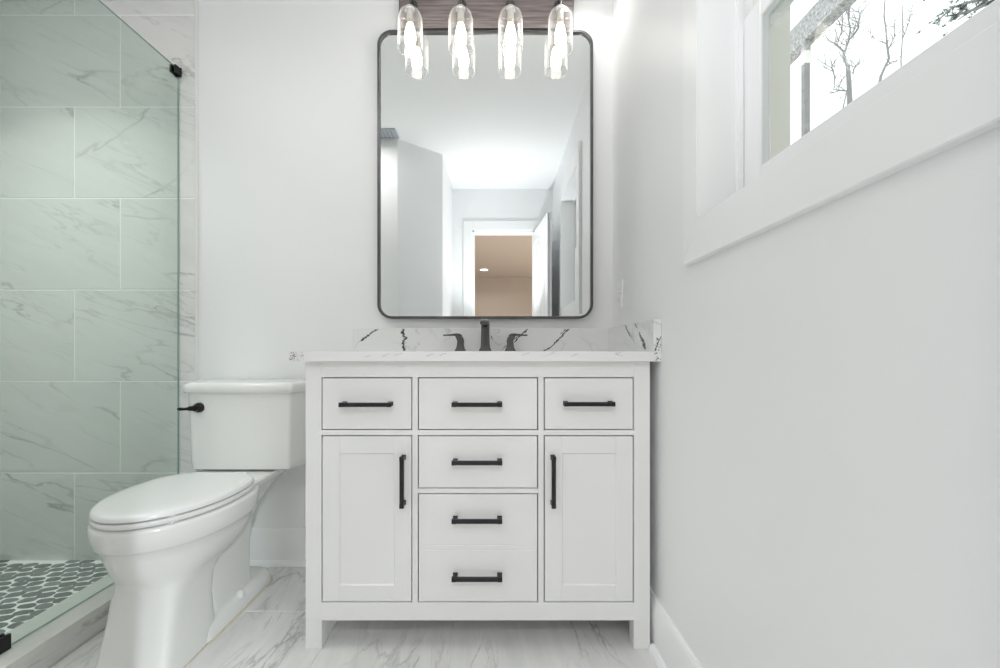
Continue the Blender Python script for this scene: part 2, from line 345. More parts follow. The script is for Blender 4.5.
# tiles: one mesh per surface, grout bed + bevelled tiles, face attribute tid
def tile_mesh(name, rects, plane, base, th, mats, bev=0.0012):
    """rects: (u0,u1,v0,v1, clip) ; plane 'xz' at y=base facing -y, 'xy' at z=base facing +z, 'yz' at x=base facing +x"""
    bm = bmesh.new(); lay = bm.faces.layers.float_vector.new('tid')
    g = 0.0024
    for (u0, u1, v0, v1) in rects:
        t = bmesh.new()
        if plane == 'xz': box(t, u0 + g, u1 - g, base - th, base, v0 + g, v1 - g)
        elif plane == 'xy': box(t, u0 + g, u1 - g, v0 + g, v1 - g, base - 0.01, base + 0.0)
        else: box(t, base, base + th, u0 + g, u1 - g, v0 + g, v1 - g)
        bmesh.ops.bevel(t, geom=t.edges[:], offset=bev, segments=1, affect='EDGES')
        tl = t.faces.layers.float_vector.new('tid'); r = Vector((random.random(), random.random(), random.random()))
        for f in t.faces: f[tl] = r; f.material_index = 0
        me = bpy.data.meshes.new('t'); t.to_mesh(me); t.free(); bm.from_mesh(me); bpy.data.meshes.remove(me)
    us = [r[0] for r in rects] + [r[1] for r in rects]; vs = [r[2] for r in rects] + [r[3] for r in rects]
    u0, u1, v0, v1 = min(us), max(us), min(vs), max(vs)
    if plane == 'xz': box(bm, u0, u1, base - th + 0.0015, base, v0, v1, mi=1)
    elif plane == 'xy': box(bm, u0, u1, v0, v1, base - 0.05, base - 0.0015, mi=1)
    else: box(bm, base, base + th - 0.0015, u0, u1, v0, v1, mi=1)
    
    return bm
TH = 0.010
rects = []; zs = [0.0, 0.393, 0.786, 1.179, 1.572, 1.965, 2.36, CEIL - 0.006]
for i in range(7):
    j = -1.829 if i % 2 == 0 else -1.632
    rects += [(XS, j, zs[i], zs[i + 1]), (j, XT - 0.006, zs[i], zs[i + 1])]

def tiled(name, rects, plane, base, th, mats):
    bm = tile_mesh(name, rects, plane, base, th, mats)
    o = struct(name, bm, mats); return o
tiled('wall_back_tile', rects, 'xz', W, TH, [M['tile_wall'], M['wgrout']])
M['tile_side'] = stone('side_tile_stone', (0.74, 0.735, 0.725), (0.82, 0.815, 0.805), (0.30, 0.30, 0.30), 'xz', R(-20), 0.3, 0.6, 1.0, R(33))
rects = []
for i in range(7):
    j = 1.45 if i % 2 == 0 else 1.05
    rects += [(0.604, j, zs[i], zs[i + 1]), (j, W - TH, zs[i], zs[i + 1])]
tiled('wall_left_tile', rects, 'yz', XS, 0.006, [M['tile_side'], M['wgrout']])
bm = bmesh.new()   # white edge profile round the tile field
box(bm, XT - 0.006, XT + 0.002, W - TH - 0.003, W, 0.0, CEIL - 0.001, 0.0012); box(bm, XS, XT - 0.006, W - TH - 0.003, W, CEIL - 0.007, CEIL - 0.001, 0.0012)
struct('trim_tile_edge', bm, M['metalw'])
# floor
rects = []; k = 0
cols = [(XT + 0.0, -0.942), (-0.942, -0.549), (-0.549, -0.156), (-0.156, 0.237), (0.237, XR)]
for i, (a, b_) in enumerate(cols):
    j = 1.499 if i % 2 == 1 else 1.106
    cuts = [c for c in (j - 0.786 * 2, j - 0.786, j, j + 0.786) if DW - 0.12 < c < W]
    cuts = [DW - 0.12] + cuts + [W]
    for c, d in zip(cuts, cuts[1:]): rects.append((a, b_, c, d))
tiled('floor', rects, 'xy', 0.0, TH, [M['tile_floor'], M['grout']])
bm = mbox(XS, -1.45, 0.604, W, -0.05, 0.016); lay = bm.faces.layers.float_vector.new('tid')
for f in bm.faces: f.material_index = 1
pr = random.Random(21); sxp, syp = 0.061, 0.0355; ni, nj = int(0.72 / sxp) + 2, int(1.25 / syp) + 1
for j in range(nj):
    for i in range(ni):
        cx_ = XS + .02 + (i + (0.5 if j % 2 else 0)) * sxp + pr.uniform(-.005, .005); cy_ = 0.615 + j * syp + pr.uniform(-.003, .003)
        a_, b_, rot = sxp * pr.uniform(.42, .51), syp * pr.uniform(.42, .54), pr.uniform(-.02, .32)
        if cx_ + a_ * .8 > -1.452 or cy_ + b_ > W - TH - .001 or cx_ - a_ < XS: 
            if cx_ - a_ * .3 > -1.452 or cy_ > W - TH - .008: continue
        ph = [pr.uniform(.86, 1.08) for _ in range(10)]; ring = []
        for q in range(20):
            t_ = 2 * math.pi * q / 20; k_ = ph[q // 2] * .5 + (ph[(q // 2 + q % 2) % 10]) * .5
            u, v_ = a_ * k_ * math.copysign(abs(math.cos(t_)) ** .85, math.cos(t_)), b_ * k_ * math.copysign(abs(math.sin(t_)) ** .8, math.sin(t_))
            x, y = cx_ + u * math.cos(rot) - v_ * math.sin(rot), cy_ + u * math.sin(rot) + v_ * math.cos(rot)
            ring.append((min(-1.4515, max(XS + .004, x)), min(W - TH - .0005, y)))
        tv = Vector((pr.random(), pr.random(), pr.random()))
        lo = [bm.verts.new((x, y, .0158)) for x, y in ring]; hi = [bm.verts.new((cx_ + (x - cx_) * .93, cy_ + (y - cy_) * .93, .0182)) for x, y in ring]
        fs = [bm.faces.new((lo[q], lo[(q + 1) % 20], hi[(q + 1) % 20], hi[q])) for q in range(20)] + [bm.faces.new(hi)]
        for f in fs: f[lay] = tv; f.material_index = 0
KEEP.add(id(bm)); struct('floor_shower', bm, [M['pebble'], M['wgrout']])
# curb
bm = bmesh.new(); lay = bm.faces.layers.float_vector.new('tid')
box(bm, -1.450, XT - 0.004, 0.604, W - TH, -0.04, 0.066, 0)
struct('trim_shower_curb', bm, M['tile_floor'])
bm = mbox(-1.456, XT + 0.002, 0.604, W - TH - 0.001, 0.066, 0.086, 0.002); struct('trim_curb_cap', bm, M['curbtop'])

# baseboards with shoe mould
def base_prof(th=0.015, h=0.152, sh=0.018):
    pts = [(0, 0), (th + sh, 0)]
    for k in range(5):
        a = math.pi / 2 * k / 4; pts.append((th + sh * math.cos(a), 0.020 * math.sin(a)))
    pts += [(th, 0.023), (th, h - 0.022), (th - 0.002, h - 0.018), (th - 0.003, h - 0.008), (th - 0.009, h), (0, h)]
    return pts
bp = base_prof()
bm = bmesh.new(); prism(bm, [(W - p[0], p[1]) for p in bp], XT + 0.003, -0.60, axis='x'); struct('baseboard_back', bm, M['trim'], 40)
bm = bmesh.new()
prism(bm, [(XR - p[0], p[1]) for p in bp], -0.33, 1.308, axis='y')
prism(bm, [(XR, 0), (XR - 0.015, 0), (XR - 0.015, 0.13), (XR - 0.006, 0.152), (XR, 0.152)], 1.308, W, axis='y')
struct('baseboard_right', bm, M['trim'], 40)
bm = bmesh.new(); prism(bm, [(-0.443 + p[0], p[1]) for p in bp], -0.33, 0.36, axis='y'); struct('baseboard_left', bm, M['trim'], 40)

# ------------------------------------------------------------------ window
win = bpy.data.objects.new('window_1', None); COL.objects.link(win); win.location = (XR, 0.70, WZ0); win['kind'] = 'structure'
cw = 0.094
bm = bmesh.new(); ct = 0.018      # mitred picture-frame casing
def mitre(bm, a, b, c, d, x0, x1):   # quad in (y,z) given outer a,b inner c,d
    prism(bm, [a, b, c, d], x0, x1, 0.002, 1, axis='x', bot=True)
OY0, OY1, OZ0, OZ1 = WY0 - 0.078, WY1 + 0.078, WZ0 - cw, WZ1 + cw
x0, x1 = XR - ct, XR
for q in (((OY0, OZ0), (OY1, OZ0), (WY1, WZ0), (WY0, WZ0)), ((OY1, OZ0), (OY1, OZ1), (WY1, WZ1), (WY1, WZ0)),
          ((OY1, OZ1), (OY0, OZ1), (WY0, WZ1), (WY1, WZ1)), ((OY0, OZ1), (OY0, OZ0), (WY0, WZ0), (WY0, WZ1))):
    mitre(bm, *q, x0, x1)
obj('window_casing', bm, M['trim'], win)
bm = bmesh.new(); jt = 0.004      # jamb lining
box(bm, XR - 0.017, 0.601, WY1 - jt, WY1 + 0.03, WZ0, WZ1); box(bm, XR - 0.017, 0.60, WY0 - 0.03, WY0 + jt, WZ0, WZ1)
box(bm, XR - 0.017, 0.60, WY0, WY1, WZ0 - 0.03, WZ0 + jt); box(bm, XR - 0.017, 0.60, WY0, WY1, WZ1 - jt, WZ1 + 0.03)
obj('window_jamb', bm, M['trim'], win)
bm = bmesh.new()                  # window unit frame with stops
def ringbox(bm, xa, xb, y0, y1, z0, z1, wy, wz0, wz1, bev=0.0015):
    box(bm, xa, xb, y0, y0 + wy, z0, z1, bev, 1); box(bm, xa, xb, y1 - wy, y1, z0, z1, bev, 1)
    box(bm, xa, xb, y0 + wy, y1 - wy, z0, z0 + wz0, bev, 1); box(bm, xa, xb, y0 + wy, y1 - wy, z1 - wz1, z1, bev, 1)
ringbox(bm, 0.560, 0.574, WY0 + jt, WY1 - jt, WZ0 + jt, WZ1 - jt, 0.012, 0.020, 0.012)
obj('window_stop', bm, M['trim'], win); bm = bmesh.new()
ringbox(bm, 0.601, 0.665, WY0 + 0.002, WY1 - 0.002, WZ0 + 0.002, WZ1 - 0.002, 0.042, 0.045, 0.036)
obj('window_frame', bm, M['siding'], win)
def sash(xa, xb, z0, z1, rz0, rz1):
    bm = bmesh.new(); ringbox(bm, xa, xb, WY0 + 0.006, WY1 - 0.006, z0, z1, 0.070, rz0, rz1, 0.003)
    s = obj('window_sash', bm, M['trim'], win)
    g = mbox((xa + xb) / 2 - 0.009, (xa + xb) / 2 - 0.006, WY0 + 0.073, WY1 - 0.073, z0 + rz0 - 0.004, z1 - rz1 + 0.004)
    box(g, (xa + xb) / 2 + 0.006, (xa + xb) / 2 + 0.009, WY0 + 0.073, WY1 - 0.073, z0 + rz0 - 0.004, z1 - rz1 + 0.004)
    obj('window_pane', g, M['pane'], s)
    return s
ls = sash(0.575, 0.600, WZ0 + 0.012, 1.700, 0.085, 0.040)
us = sash(0.603, 0.628, 1.662, WZ1 - 0.014, 0.036, 0.045)
bm = bmesh.new(); box(bm, 0.577, 0.597, 0.64, 0.70, 1.699, 1.707, 0.002); tube(bm, [(0.587, 0.67, 1.706), (0.587, 0.67, 1.716)], 0.009); box(bm, 0.580, 0.594, 0.665, 0.705, 1.714, 1.721, 0.002)
obj('sash_lock', bm, M['trim'], ls)

# ------------------------------------------------------------------ doorway and open door behind the camera, seen in the mirror
bm = bmesh.new(); c = 0.084
box(bm, DX0 - c, DX0, DW, DW + 0.018, 0, DZ + c, 0.003); box(bm, DX1, DX1 + c, DW, DW + 0.018, 0, DZ + c, 0.003); box(bm, DX0, DX1, DW, DW + 0.018, DZ, DZ + c, 0.003)
box(bm, DX0 - 0.001, DX0 + 0.014, DW - 0.121, DW + 0.001, 0, DZ); box(bm, DX1 - 0.014, DX1 + 0.001, DW - 0.121, DW + 0.001, 0, DZ); box(bm, DX0, DX1, DW - 0.121, DW + 0.001, DZ - 0.014, DZ + 0.001)
struct('trim_doorway', bm, M['trim'])
dr = bpy.data.objects.new('door_1', None); COL.objects.link(dr); dr['kind'] = 'structure'
hx, hy, ex, ey = 0.318, DW + 0.022, 0.388, 0.30
L_ = math.hypot(ex - hx, ey - hy); ang = math.atan2(ey - hy, ex - hx)
bm = bmesh.new(); h = 2.005; T = 0.035
# leaf in local coords: u along the leaf, y thickness
st, mid = 0.10, L_ / 2
box(bm, 0, L_, -T / 2 + 0.008, T / 2 - 0.008, 0.005, h)
for (u0, u1) in ((0, st), (mid - 0.045, mid + 0.045), (L_ - st, L_)): box(bm, u0, u1, -T / 2, T / 2, 0.005, h, 0.003, 1)
for (z0, z1) in ((0.005, 0.22), (0.92, 1.06), (1.60, 1.70), (h - 0.11, h)): box(bm, 0.01, L_ - 0.01, -T / 2 + 0.0005, T / 2 - 0.0005, z0, z1, 0.003, 1)
for (u0, u1) in ((st + 0.03, mid - 0.075), (mid + 0.075, L_ - st - 0.03)):
    for (z0, z1) in ((0.25, 0.89), (1.09, 1.57), (1.73, h - 0.14)): box(bm, u0, u1, -T / 2 + 0.003, T / 2 - 0.003, z0, z1, 0.004, 1)
dm = Matrix.Translation((hx, hy, 0)) @ Matrix.Rotation(ang, 4, 'Z')
bmesh.ops.transform(bm, matrix=dm, verts=bm.verts[:]); obj('door_leaf', bm, M['trim'], dr)
bm = bmesh.new()
t = bmesh.new()
for s in (-1, 1):
    prof = [(0.0, 0.0), (0.026, 0.0), (0.026, 0.006), (0.010, 0.010), (0.010, 0.016), (0.022, 0.021), (0.024, 0.030), (0.018, 0.037), (0.001, 0.039)]
    q = bmesh.new(); lathe(q, [(max(r, 0.0005), z) for r, z in prof], 0, 0, 20)
    merge(t, q, 0, Matrix.Translation((L_ - 0.06, s * T / 2, 0.95)) @ Matrix.Rotation(R(-90 * s), 4, 'X'))
merge(bm, t, 0, dm); obj('door_knob', bm, M['black'], dr, 40)

# ceiling fixtures
def can(x, y, label, r=0.075):
    t = thing('recessed_light', label, 'ceiling light', (x, y, CEIL))
    b = bmesh.new(); lathe(b, [(r - 0.012, CEIL - 0.001), (r - 0.010, CEIL - 0.003), (r + 0.012, CEIL - 0.006), (r + 0.016, CEIL - 0.001)], x, y); obj('trim_ring', b, M['trim'], t, 40)
    b = bmesh.new(); lathe(b, [(0.001, CEIL - 0.0025), (r - 0.011, CEIL - 0.0025), (r - 0.011, CEIL - 0.0005), (0.001, CEIL - 0.0005)], x, y); obj('lens', b, M['disc'], t)
can(-0.30, -4.32, 'small round recessed light glowing in the tan bedroom ceiling, seen in the mirror')
can(0.34, 1.69, 'small round fill light added unseen in the ceiling corner above the vanity', 0.048); can(-0.95, 0.90, 'round fill light added unseen in the bathroom ceiling in front of the toilet'); can(-1.76, 1.22, 'round fill light added unseen in the ceiling above the pebble shower floor')  # housings for the added, unseen fill lamps
v = thing('ceiling_vent', 'grey louvred air grille in the ceiling, reflected at the mirror edge', 'vent', (-0.86, 0.68, CEIL))
bm = bmesh.new(); ringf = [(-1.02, -0.715, 0.62, 0.635), (-1.02, -0.715, 0.735, 0.75), (-1.02, -1.005, 0.635, 0.735), (-0.73, -0.715, 0.635, 0.735)]
for a in ringf: box(bm, a[0], a[1], a[2], a[3], CEIL - 0.008, CEIL, 0.002)
obj('grille_frame', bm, M['duct'], v)
for k in range(10):
    xx = -0.992 + k * 0.0275; b = mbox(xx, xx + 0.014, 0.634, 0.736, CEIL - 0.006, CEIL - 0.003); obj('louver', b, M['duct'], v)
b = mbox(-1.006, -0.729, 0.634, 0.736, CEIL - 0.002, CEIL - 0.0005); obj('duct_backing', b, M['dark'], v)

# ------------------------------------------------------------------ vanity cabinet
F = 1.310; S = F / FPX
def fx(p): return (p - VX) * S
def fz(p): return EYE - (p - VY) * S
CL, CR = fx(305.5), fx(650)
CT = 0.884
BK = W - 0.036
van = thing('vanity_cabinet', 'white shaker bathroom vanity cabinet with black bar pulls between the toilet and right wall', 'vanity', ((CL + CR) / 2, (F + BK) / 2, 0))
bm = bmesh.new(); ft = 0.020
zb = fz(620.5)
zt = CT
def fr(xa, xb, za, zb_): box(bm, xa, xb, F, F + ft, za, zb_, 0.0008, 1)
# stiles, rails
fr(CL, fx(321.3), zb, zt); fr(fx(634), CR, zb, zt)
fr(fx(321.3), fx(634), zb, fz(602.8)); fr(fx(321.3), fx(634), fz(377.3), zt)
fr(fx(412.3), fx(417.7), fz(602.8), fz(377.3)); fr(fx(538.3), fx(543.7), fz(602.8), fz(377.3))
for a, b_ in ((321.3, 412.3), (417.7, 538.3), (543.7, 634)): fr(fx(a), fx(b_), fz(435.3), fz(430.2))
fr(fx(417.7), fx(538.3), fz(493.3), fz(488.7))
# carcass
box(bm, CL, CL + 0.018, F + ft, BK, zb, CT, 0.001, 1); box(bm, CR - 0.018, CR, F + ft, BK, zb, CT, 0.001, 1)
box(bm, CL + 0.018, CR - 0.018, F + ft, BK, zb, zb + 0.018); box(bm, CL + 0.018, CR - 0.018, BK - 0.01, BK, zb + 0.018, CT - 0.10)
for a in (415, 541): box(bm, fx(a) - 0.008, fx(a) + 0.008, F + ft + 0.001, BK - 0.01, zb + 0.018, 0.68)
obj('carcass', bm, M['cab'], van)
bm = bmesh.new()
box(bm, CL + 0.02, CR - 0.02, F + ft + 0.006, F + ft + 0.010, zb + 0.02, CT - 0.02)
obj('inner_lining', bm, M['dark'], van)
for (a, b_) in ((CL, fx(321.8)), (fx(634), CR)):
    for (y0, y1) in ((F, F + 0.05), (BK - 0.05, BK)):
        obj('foot', mbox(a, b_, y0, y1, 0.0, zb + 0.0005, 0.0012, 1), M['cab'], van)
def pull(cx, cz, length, vertical, parent, lab='black square bar pull'):
    bm = bmesh.new(); hw = 0.0062; y0 = F - 0.032; y1 = F - 0.022
    k = (F - .028) / F; cx = cx * k; cz = EYE + (cz - EYE) * k; a = length * k / 2
    def bb(u0, u1, v0, v1, ya, yb, bev):
        if vertical: box(bm, cx + v0, cx + v1, ya, yb, cz + u0, cz + u1, bev, 1)
        else: box(bm, cx + u0, cx + u1, ya, yb, cz + v0, cz + v1, bev, 1)
    bb(-a, a, -hw, hw, y0, y1, 0.0012)
    for s in (-1, 1):
        u = s * (a - 0.008); bb(u - 0.006, u + 0.006, -0.0055, 0.0055, y1 - 0.001, F - 0.0025, 0.0008)
        bb(u - 0.0075, u + 0.0075, -0.0068, 0.0068, F - 0.003, F + 0.0005, 0.0008)
        u = s * (a - 0.0065); bb(u - 0.0070, u + 0.0065, -0.0066, 0.0066, y0 - 0.0006, y1 + 0.001, 0.001)
    h = obj('handle', bm, M['black'], parent); h['label'] = lab; return h
def drawer(x0, x1, y0, y1, pulls, groove=None):
    bm = bmesh.new()
    z0, z1 = fz(y1), fz(y0)
    if groove is None:
        box(bm, fx(x0), fx(x1), F + 0.0005, F + 0.0185, z0, z1, 0.0012, 1)
    else:
        g0, g1 = fz(groove[1]), fz(groove[0])
        box(bm, fx(x0), fx(x1), F + 0.002, F + 0.0185, z0, z1, 0.0008, 1)
        box(bm, fx(x0), fx(x1), F + 0.0005, F + 0.004, z0, g0, 0.0008, 1); box(bm, fx(x0), fx(x1), F + 0.0005, F + 0.004, g1, z1, 0.0008, 1)
        box(bm, fx(x0), fx(x1), F + 0.0008, F + 0.004, g0 + 0.002, g1 - 0.002, 0.0008, 1)
    d = obj('drawer', bm, M['cab'], van)
    for (cx, cyp, ln) in pulls: pull(fx(cx), fz(cyp), ln * S, False, d)
drawer(322.4, 411.2, 378.4, 429.2, [(365, 404.8, 52)])
drawer(418.8, 537.2, 378.4, 429.2, [(477, 404.8, 50.5)])
drawer(544.8, 632.9, 378.4, 429.2, [(589.7, 404.2, 51)])
drawer(418.8, 537.2, 436.4, 487.7, [(477, 463, 50.5)])
drawer(418.8, 537.2, 494.4, 601.6, [(477, 521.5, 50.5), (477, 579.5, 50.5)], groove=(545, 550.5))
def door(x0, x1, p0, p1, hxp):
    y0, y1 = 436.4, 601.6; q0, q1 = 453.5, 585.5
    bm = bmesh.new()
    def b(a, c_, z0, z1, d0=0.0005, bev=0.0012): box(bm, fx(a), fx(c_), F + d0, F + 0.0185, fz(z1), fz(z0), bev, 1)
    b(x0, p0, y0, y1); b(p1, x1, y0, y1); b(p0, p1, y0, q0); b(p0, p1, q1, y1)
    box(bm, fx(p0) - 0.001, fx(p1) + 0.001, F + 0.006, F + 0.017, fz(q1) - 0.001, fz(q0) + 0.001)
    # small chamfer moulding round the panel
    e = 0.0022
    X0, X1, Z0, Z1 = fx(p0), fx(p1), fz(q1), fz(q0)
    t = bmesh.new()
    o_ = [t.verts.new(v_) for v_ in ((X0, F + 0.0015, Z0), (X1, F + 0.0015, Z0), (X1, F + 0.0015, Z1), (X0, F + 0.0015, Z1))]
    i_ = [t.verts.new(v_) for v_ in ((X0 + e, F + 0.0059, Z0 + e), (X1 - e, F + 0.0059, Z0 + e), (X1 - e, F + 0.0059, Z1 - e), (X0 + e, F + 0.0059, Z1 - e))]
    for k in range(4): t.faces.new((o_[k], o_[(k + 1) % 4], i_[(k + 1) % 4], i_[k]))
    merge(bm, t)
    d = obj('door', bm, M['cab'], van)
    pull(fx(hxp), fz(482.5), 51.5 * S, True, d)
door(322.4, 411.2, 339.3, 394.3, 401.7); door(544.8, 632.9, 562.3, 616.2, 553.8)

# ------------------------------------------------------------------ countertop
C = 1.283; KX0 = (289 - VX) * C / FPX; KX1 = XR - 0.001; KT = 0.9155; KB_ = CT + 0.001
ctop = thing('vanity_countertop', 'white quartz vanity countertop with black-veined backsplash and side splash', 'countertop', ((KX0 + KX1) / 2, 1.56, KB_))
bm = bmesh.new(); sx0, sx1, sy0, sy1 = -0.30, 0.18, 1.38, 1.68; bv = 0.002
WB = W - 0.001
outer = [(KX0, C), (KX1, C), (KX1, WB), (KX0, WB)]
inner = rounded([(sx0, sy0), (sx1, sy0), (sx1, sy1), (sx0, sy1)], 0.06, 5)
def slab(bm, z0, z1):
    t = bmesh.new()
    O = [[t.verts.new((x, y, z)) for x, y in outer] for z in (z0, z1)]; I = [[t.verts.new((x, y, z)) for x, y in inner] for z in (z0, z1)]
    for A in (O, I):
        n = len(A[0])
        for i in range(n): t.faces.new((A[0][i], A[0][(i + 1) % n], A[1][(i + 1) % n], A[1][i]))
    n = len(inner); q = n // 4
    for lv in (0, 1):
        for cidx in range(4):
            i0 = cidx * q; tri = I[lv][i0:i0 + q]
            for a_, b_ in zip(tri, tri[1:]): t.faces.new((O[lv][cidx], a_, b_))
            nx = (cidx + 1) % 4; t.faces.new((O[lv][cidx], tri[-1], I[lv][(i0 + q) % n], O[lv][nx]))
    bmesh.ops.recalc_face_normals(t, faces=t.faces[:]); merge(bm, t)
slab(bm, KB_, KT)
rv = random.Random(3)
def ribbon(bm, pts, wd, to3, mi, jag=0.4, sub=6):
    """a jagged inlaid vein; pts in photo pixels, wd in pixels"""
    P = []
    for (a, b) in zip(pts, pts[1:]):
        for k in range(sub): f = k / sub; P.append((a[0] + (b[0] - a[0]) * f + rv.uniform(-jag, jag), a[1] + (b[1] - a[1]) * f + rv.uniform(-jag, jag) * .5))
    P.append(pts[-1]); n = len(P); Lw, Rw = [], []
    for i, p in enumerate(P):
        a = P[max(0, i - 1)]; b = P[min(n - 1, i + 1)]; dx, dy = b[0] - a[0], b[1] - a[1]; l = math.hypot(dx, dy) or 1
        f = i / (n - 1); ww = (wd[0] + (wd[1] - wd[0]) * f) / 2 * rv.uniform(0.35, 1.25)
        if i in (0, n - 1): ww *= 0.15
        Lw.append(bm.verts.new(to3(p[0] - dy / l * ww, p[1] + dx / l * ww))); Rw.append(bm.verts.new(to3(p[0] + dy / l * ww, p[1] - dx / l * ww)))
    for i in range(n - 1):
        fc = bm.faces.new((Lw[i], Lw[i + 1], Rw[i + 1], Rw[i])); fc.material_index = mi
def clampz(z, a, b): return min(b, max(a, z))
def on_front(D, z0, z1, x0=-9, x1=9):
    def f(xp, yp):
        x, y, z = px(xp, yp, D); return (clampz(x, x0, x1), D - 0.0004, clampz(z, z0, z1))
    return f
def speckle(bm, cx, cyy, rx, ry, n, to3, mi):
    for _ in range(n):
        x, y = cx + rv.uniform(-rx, rx), cyy + rv.uniform(-ry, ry); l = rv.uniform(.5, 1.6); a = rv.uniform(0.6, 2.6)
        ribbon(bm, [(x, y), (x + l * math.cos(a), y + l * math.sin(a))], (1.8, 1.0), to3, mi, 0.2, 2)
cf = on_front(C, KB_ + 0.001, KT - 0.001, KX0 + 0.001, KX1 - 0.001)
speckle(bm, 292.5, 356, 2.8, 4, 22, cf, 1); speckle(bm, 299, 356, 5, 3.5, 8, cf, 1); speckle(bm, 300, 356, 7, 4, 12, cf, 2)
for (x, y) in ((368, 356), (386, 355), (399, 354), (430, 355), (443, 354), (526, 354), (575, 355), (618, 353)):
    ribbon(bm, [(x - 4, y + 1.5), (x, y), (x + 4, y - 1.2)], (1.4, .8), cf, 2, 0.5, 4)
ribbon(bm, [(556, 352), (548, 355), (541, 357)], (1.2, .4), cf, 2, .3, 4)
speckle(bm, 620, 355, 3, 1.5, 3, cf, 1); speckle(bm, 657, 356, 3.2, 4, 16, cf, 1)
KEEP.add(id(bm))
sl = obj('quartz_slab', bm, [M['quartz'], M['vein'], M['veing']], ctop)
# backsplash
BS = W - 0.020; bz = 1.0125; sxf = 0.463
bm = mbox(KX0 + 0.008, sxf, BS, WB, KT, bz, 0.001, 1)
bf = on_front(BS, KT + 0.001, bz - 0.0015)
ribbon(bm, [(378.5, 329), (373, 331.5), (367, 336.5), (360.5, 341)], (1.6, 2.2), bf, 1, .4); ribbon(bm, [(361, 340), (357, 344), (354.5, 350)], (1.0, .5), bf, 2, .4)
ribbon(bm, [(403, 329), (402, 333), (406, 338), (402.5, 344), (405, 351)], (2.0, 2.4), bf, 1, 1.2); speckle(bm, 404, 341, 2.6, 9, 14, bf, 1)
ribbon(bm, [(528, 328.5), (523, 333), (518, 338), (514, 343)], (1.8, 1.2), bf, 1, .5); ribbon(bm, [(527, 331), (520, 335), (514, 339), (507, 345), (501, 351)], (1.0, .6), bf, 1, .6)
ribbon(bm, [(491, 336), (492.5, 339)], (1.0, .8), bf, 1, .2); ribbon(bm, [(492, 339), (498, 345), (504, 343)], (1.0, .6), bf, 2, .4)
ribbon(bm, [(569.5, 328.8), (565, 332), (562, 336), (556, 342), (550, 348), (543, 351)], (2.4, 1.2), bf, 1, .5); ribbon(bm, [(566, 329), (560, 334)], (1, .5), bf, 1, .4)
KEEP.add(id(bm))
obj('backsplash', bm, [M['quartz'], M['vein'], M['veing']], ctop)
bm = mbox(sxf, KX1, C + 0.0005, WB, KT, bz, 0.001, 1)
def sf(xp, yp):
    D = sxf * FPX / (xp - VX); D = clampz(D, C + 0.003, W - 0.002); z = EYE - (yp - VY) * D / FPX
    return (sxf - 0.0004, D, clampz(z, KT + 0.001, bz - 0.0015))
ribbon(bm, [(625.5, 323.5), (627, 330), (631, 337)], (1.3, 1.0), sf, 1, .4); ribbon(bm, [(629, 333), (634, 341), (637, 349)], (1.4, .8), sf, 2, .4)
ribbon(bm, [(635, 323.6), (637.5, 328)], (1.6, 1.0), sf, 1, .3); ribbon(bm, [(639.5, 332), (641.5, 338), (644, 343), (645, 350)], (1.4, 3.2), sf, 1, .6); speckle(bm, 643, 344, 2, 6, 8, sf, 1)
for (a, b_, c_, d_) in ((641, 322, 651, 336), (646, 320, 650, 333), (650, 325, 652, 343), (640, 324, 648, 328)): ribbon(bm, [(a, b_), (c_, d_)], (1.0, .5), sf, 2, .6)
s2 = on_front(C + 0.0005, KT + 0.001, bz - 0.002, sxf + 0.001, KX1 - 0.001)
ribbon(bm, [(661.5, 336), (658, 342), (656, 348), (655, 351)], (1.0, 1.4), s2, 1, .8); speckle(bm, 657.5, 344, 3, 7, 24, s2, 1)
KEEP.add(id(bm))
obj('side_splash', bm, [M['quartz'], M['vein'], M['veing']], ctop)
bm = bmesh.new()
rings = []
def rr(inset, z, r):
    return [(x, y, z) for x, y in rounded([(sx0 + inset, sy0 + inset), (sx1 - inset, sy0 + inset), (sx1 - inset, sy1 - inset), (sx0 + inset, sy1 - inset)], r, 5)]
loft(bm, [rr(-0.012, KB_ - 0.001, 0.07), rr(0.0, KB_ - 0.001, 0.06), rr(0.012, 0.82, 0.06), rr(0.03, 0.765, 0.06), rr(0.07, 0.752, 0.05)], cap=False)
t = bmesh.new(); t.faces.new([t.verts.new(p) for p in rr(0.07, 0.752, 0.05)]); merge(bm, t)
obj('sink_basin', bm, M['china'], ctop, 40)

# ------------------------------------------------------------------ faucet
fa = thing('faucet', 'dark gunmetal widespread faucet standing on the white countertop', 'faucet', (-0.06, 1.745, KT))
fy = 1.745; fcx = -0.060
bm = bmesh.new()
def sq(cx, cyy, z, hx_, hy_, r=0.004):
    return [(x, y, z) for x, y in rounded([(cx - hx_, cyy - hy_), (cx + hx_, cyy - hy_), (cx + hx_, cyy + hy_), (cx - hx_, cyy + hy_)], r, 3)]
loft(bm, [sq(fcx, fy, KT, .0255, .0245), sq(fcx, fy, KT + .004, .0250, .024), sq(fcx, fy, KT + .014, .0195, .020), sq(fcx, fy, KT + .03, .0178, .0185), sq(fcx, fy, KT + .085, .0165, .0165), sq(fcx, fy + .001, KT + .112, .0175, .016), sq(fcx, fy + .001, KT + .122, .0165, .014)])
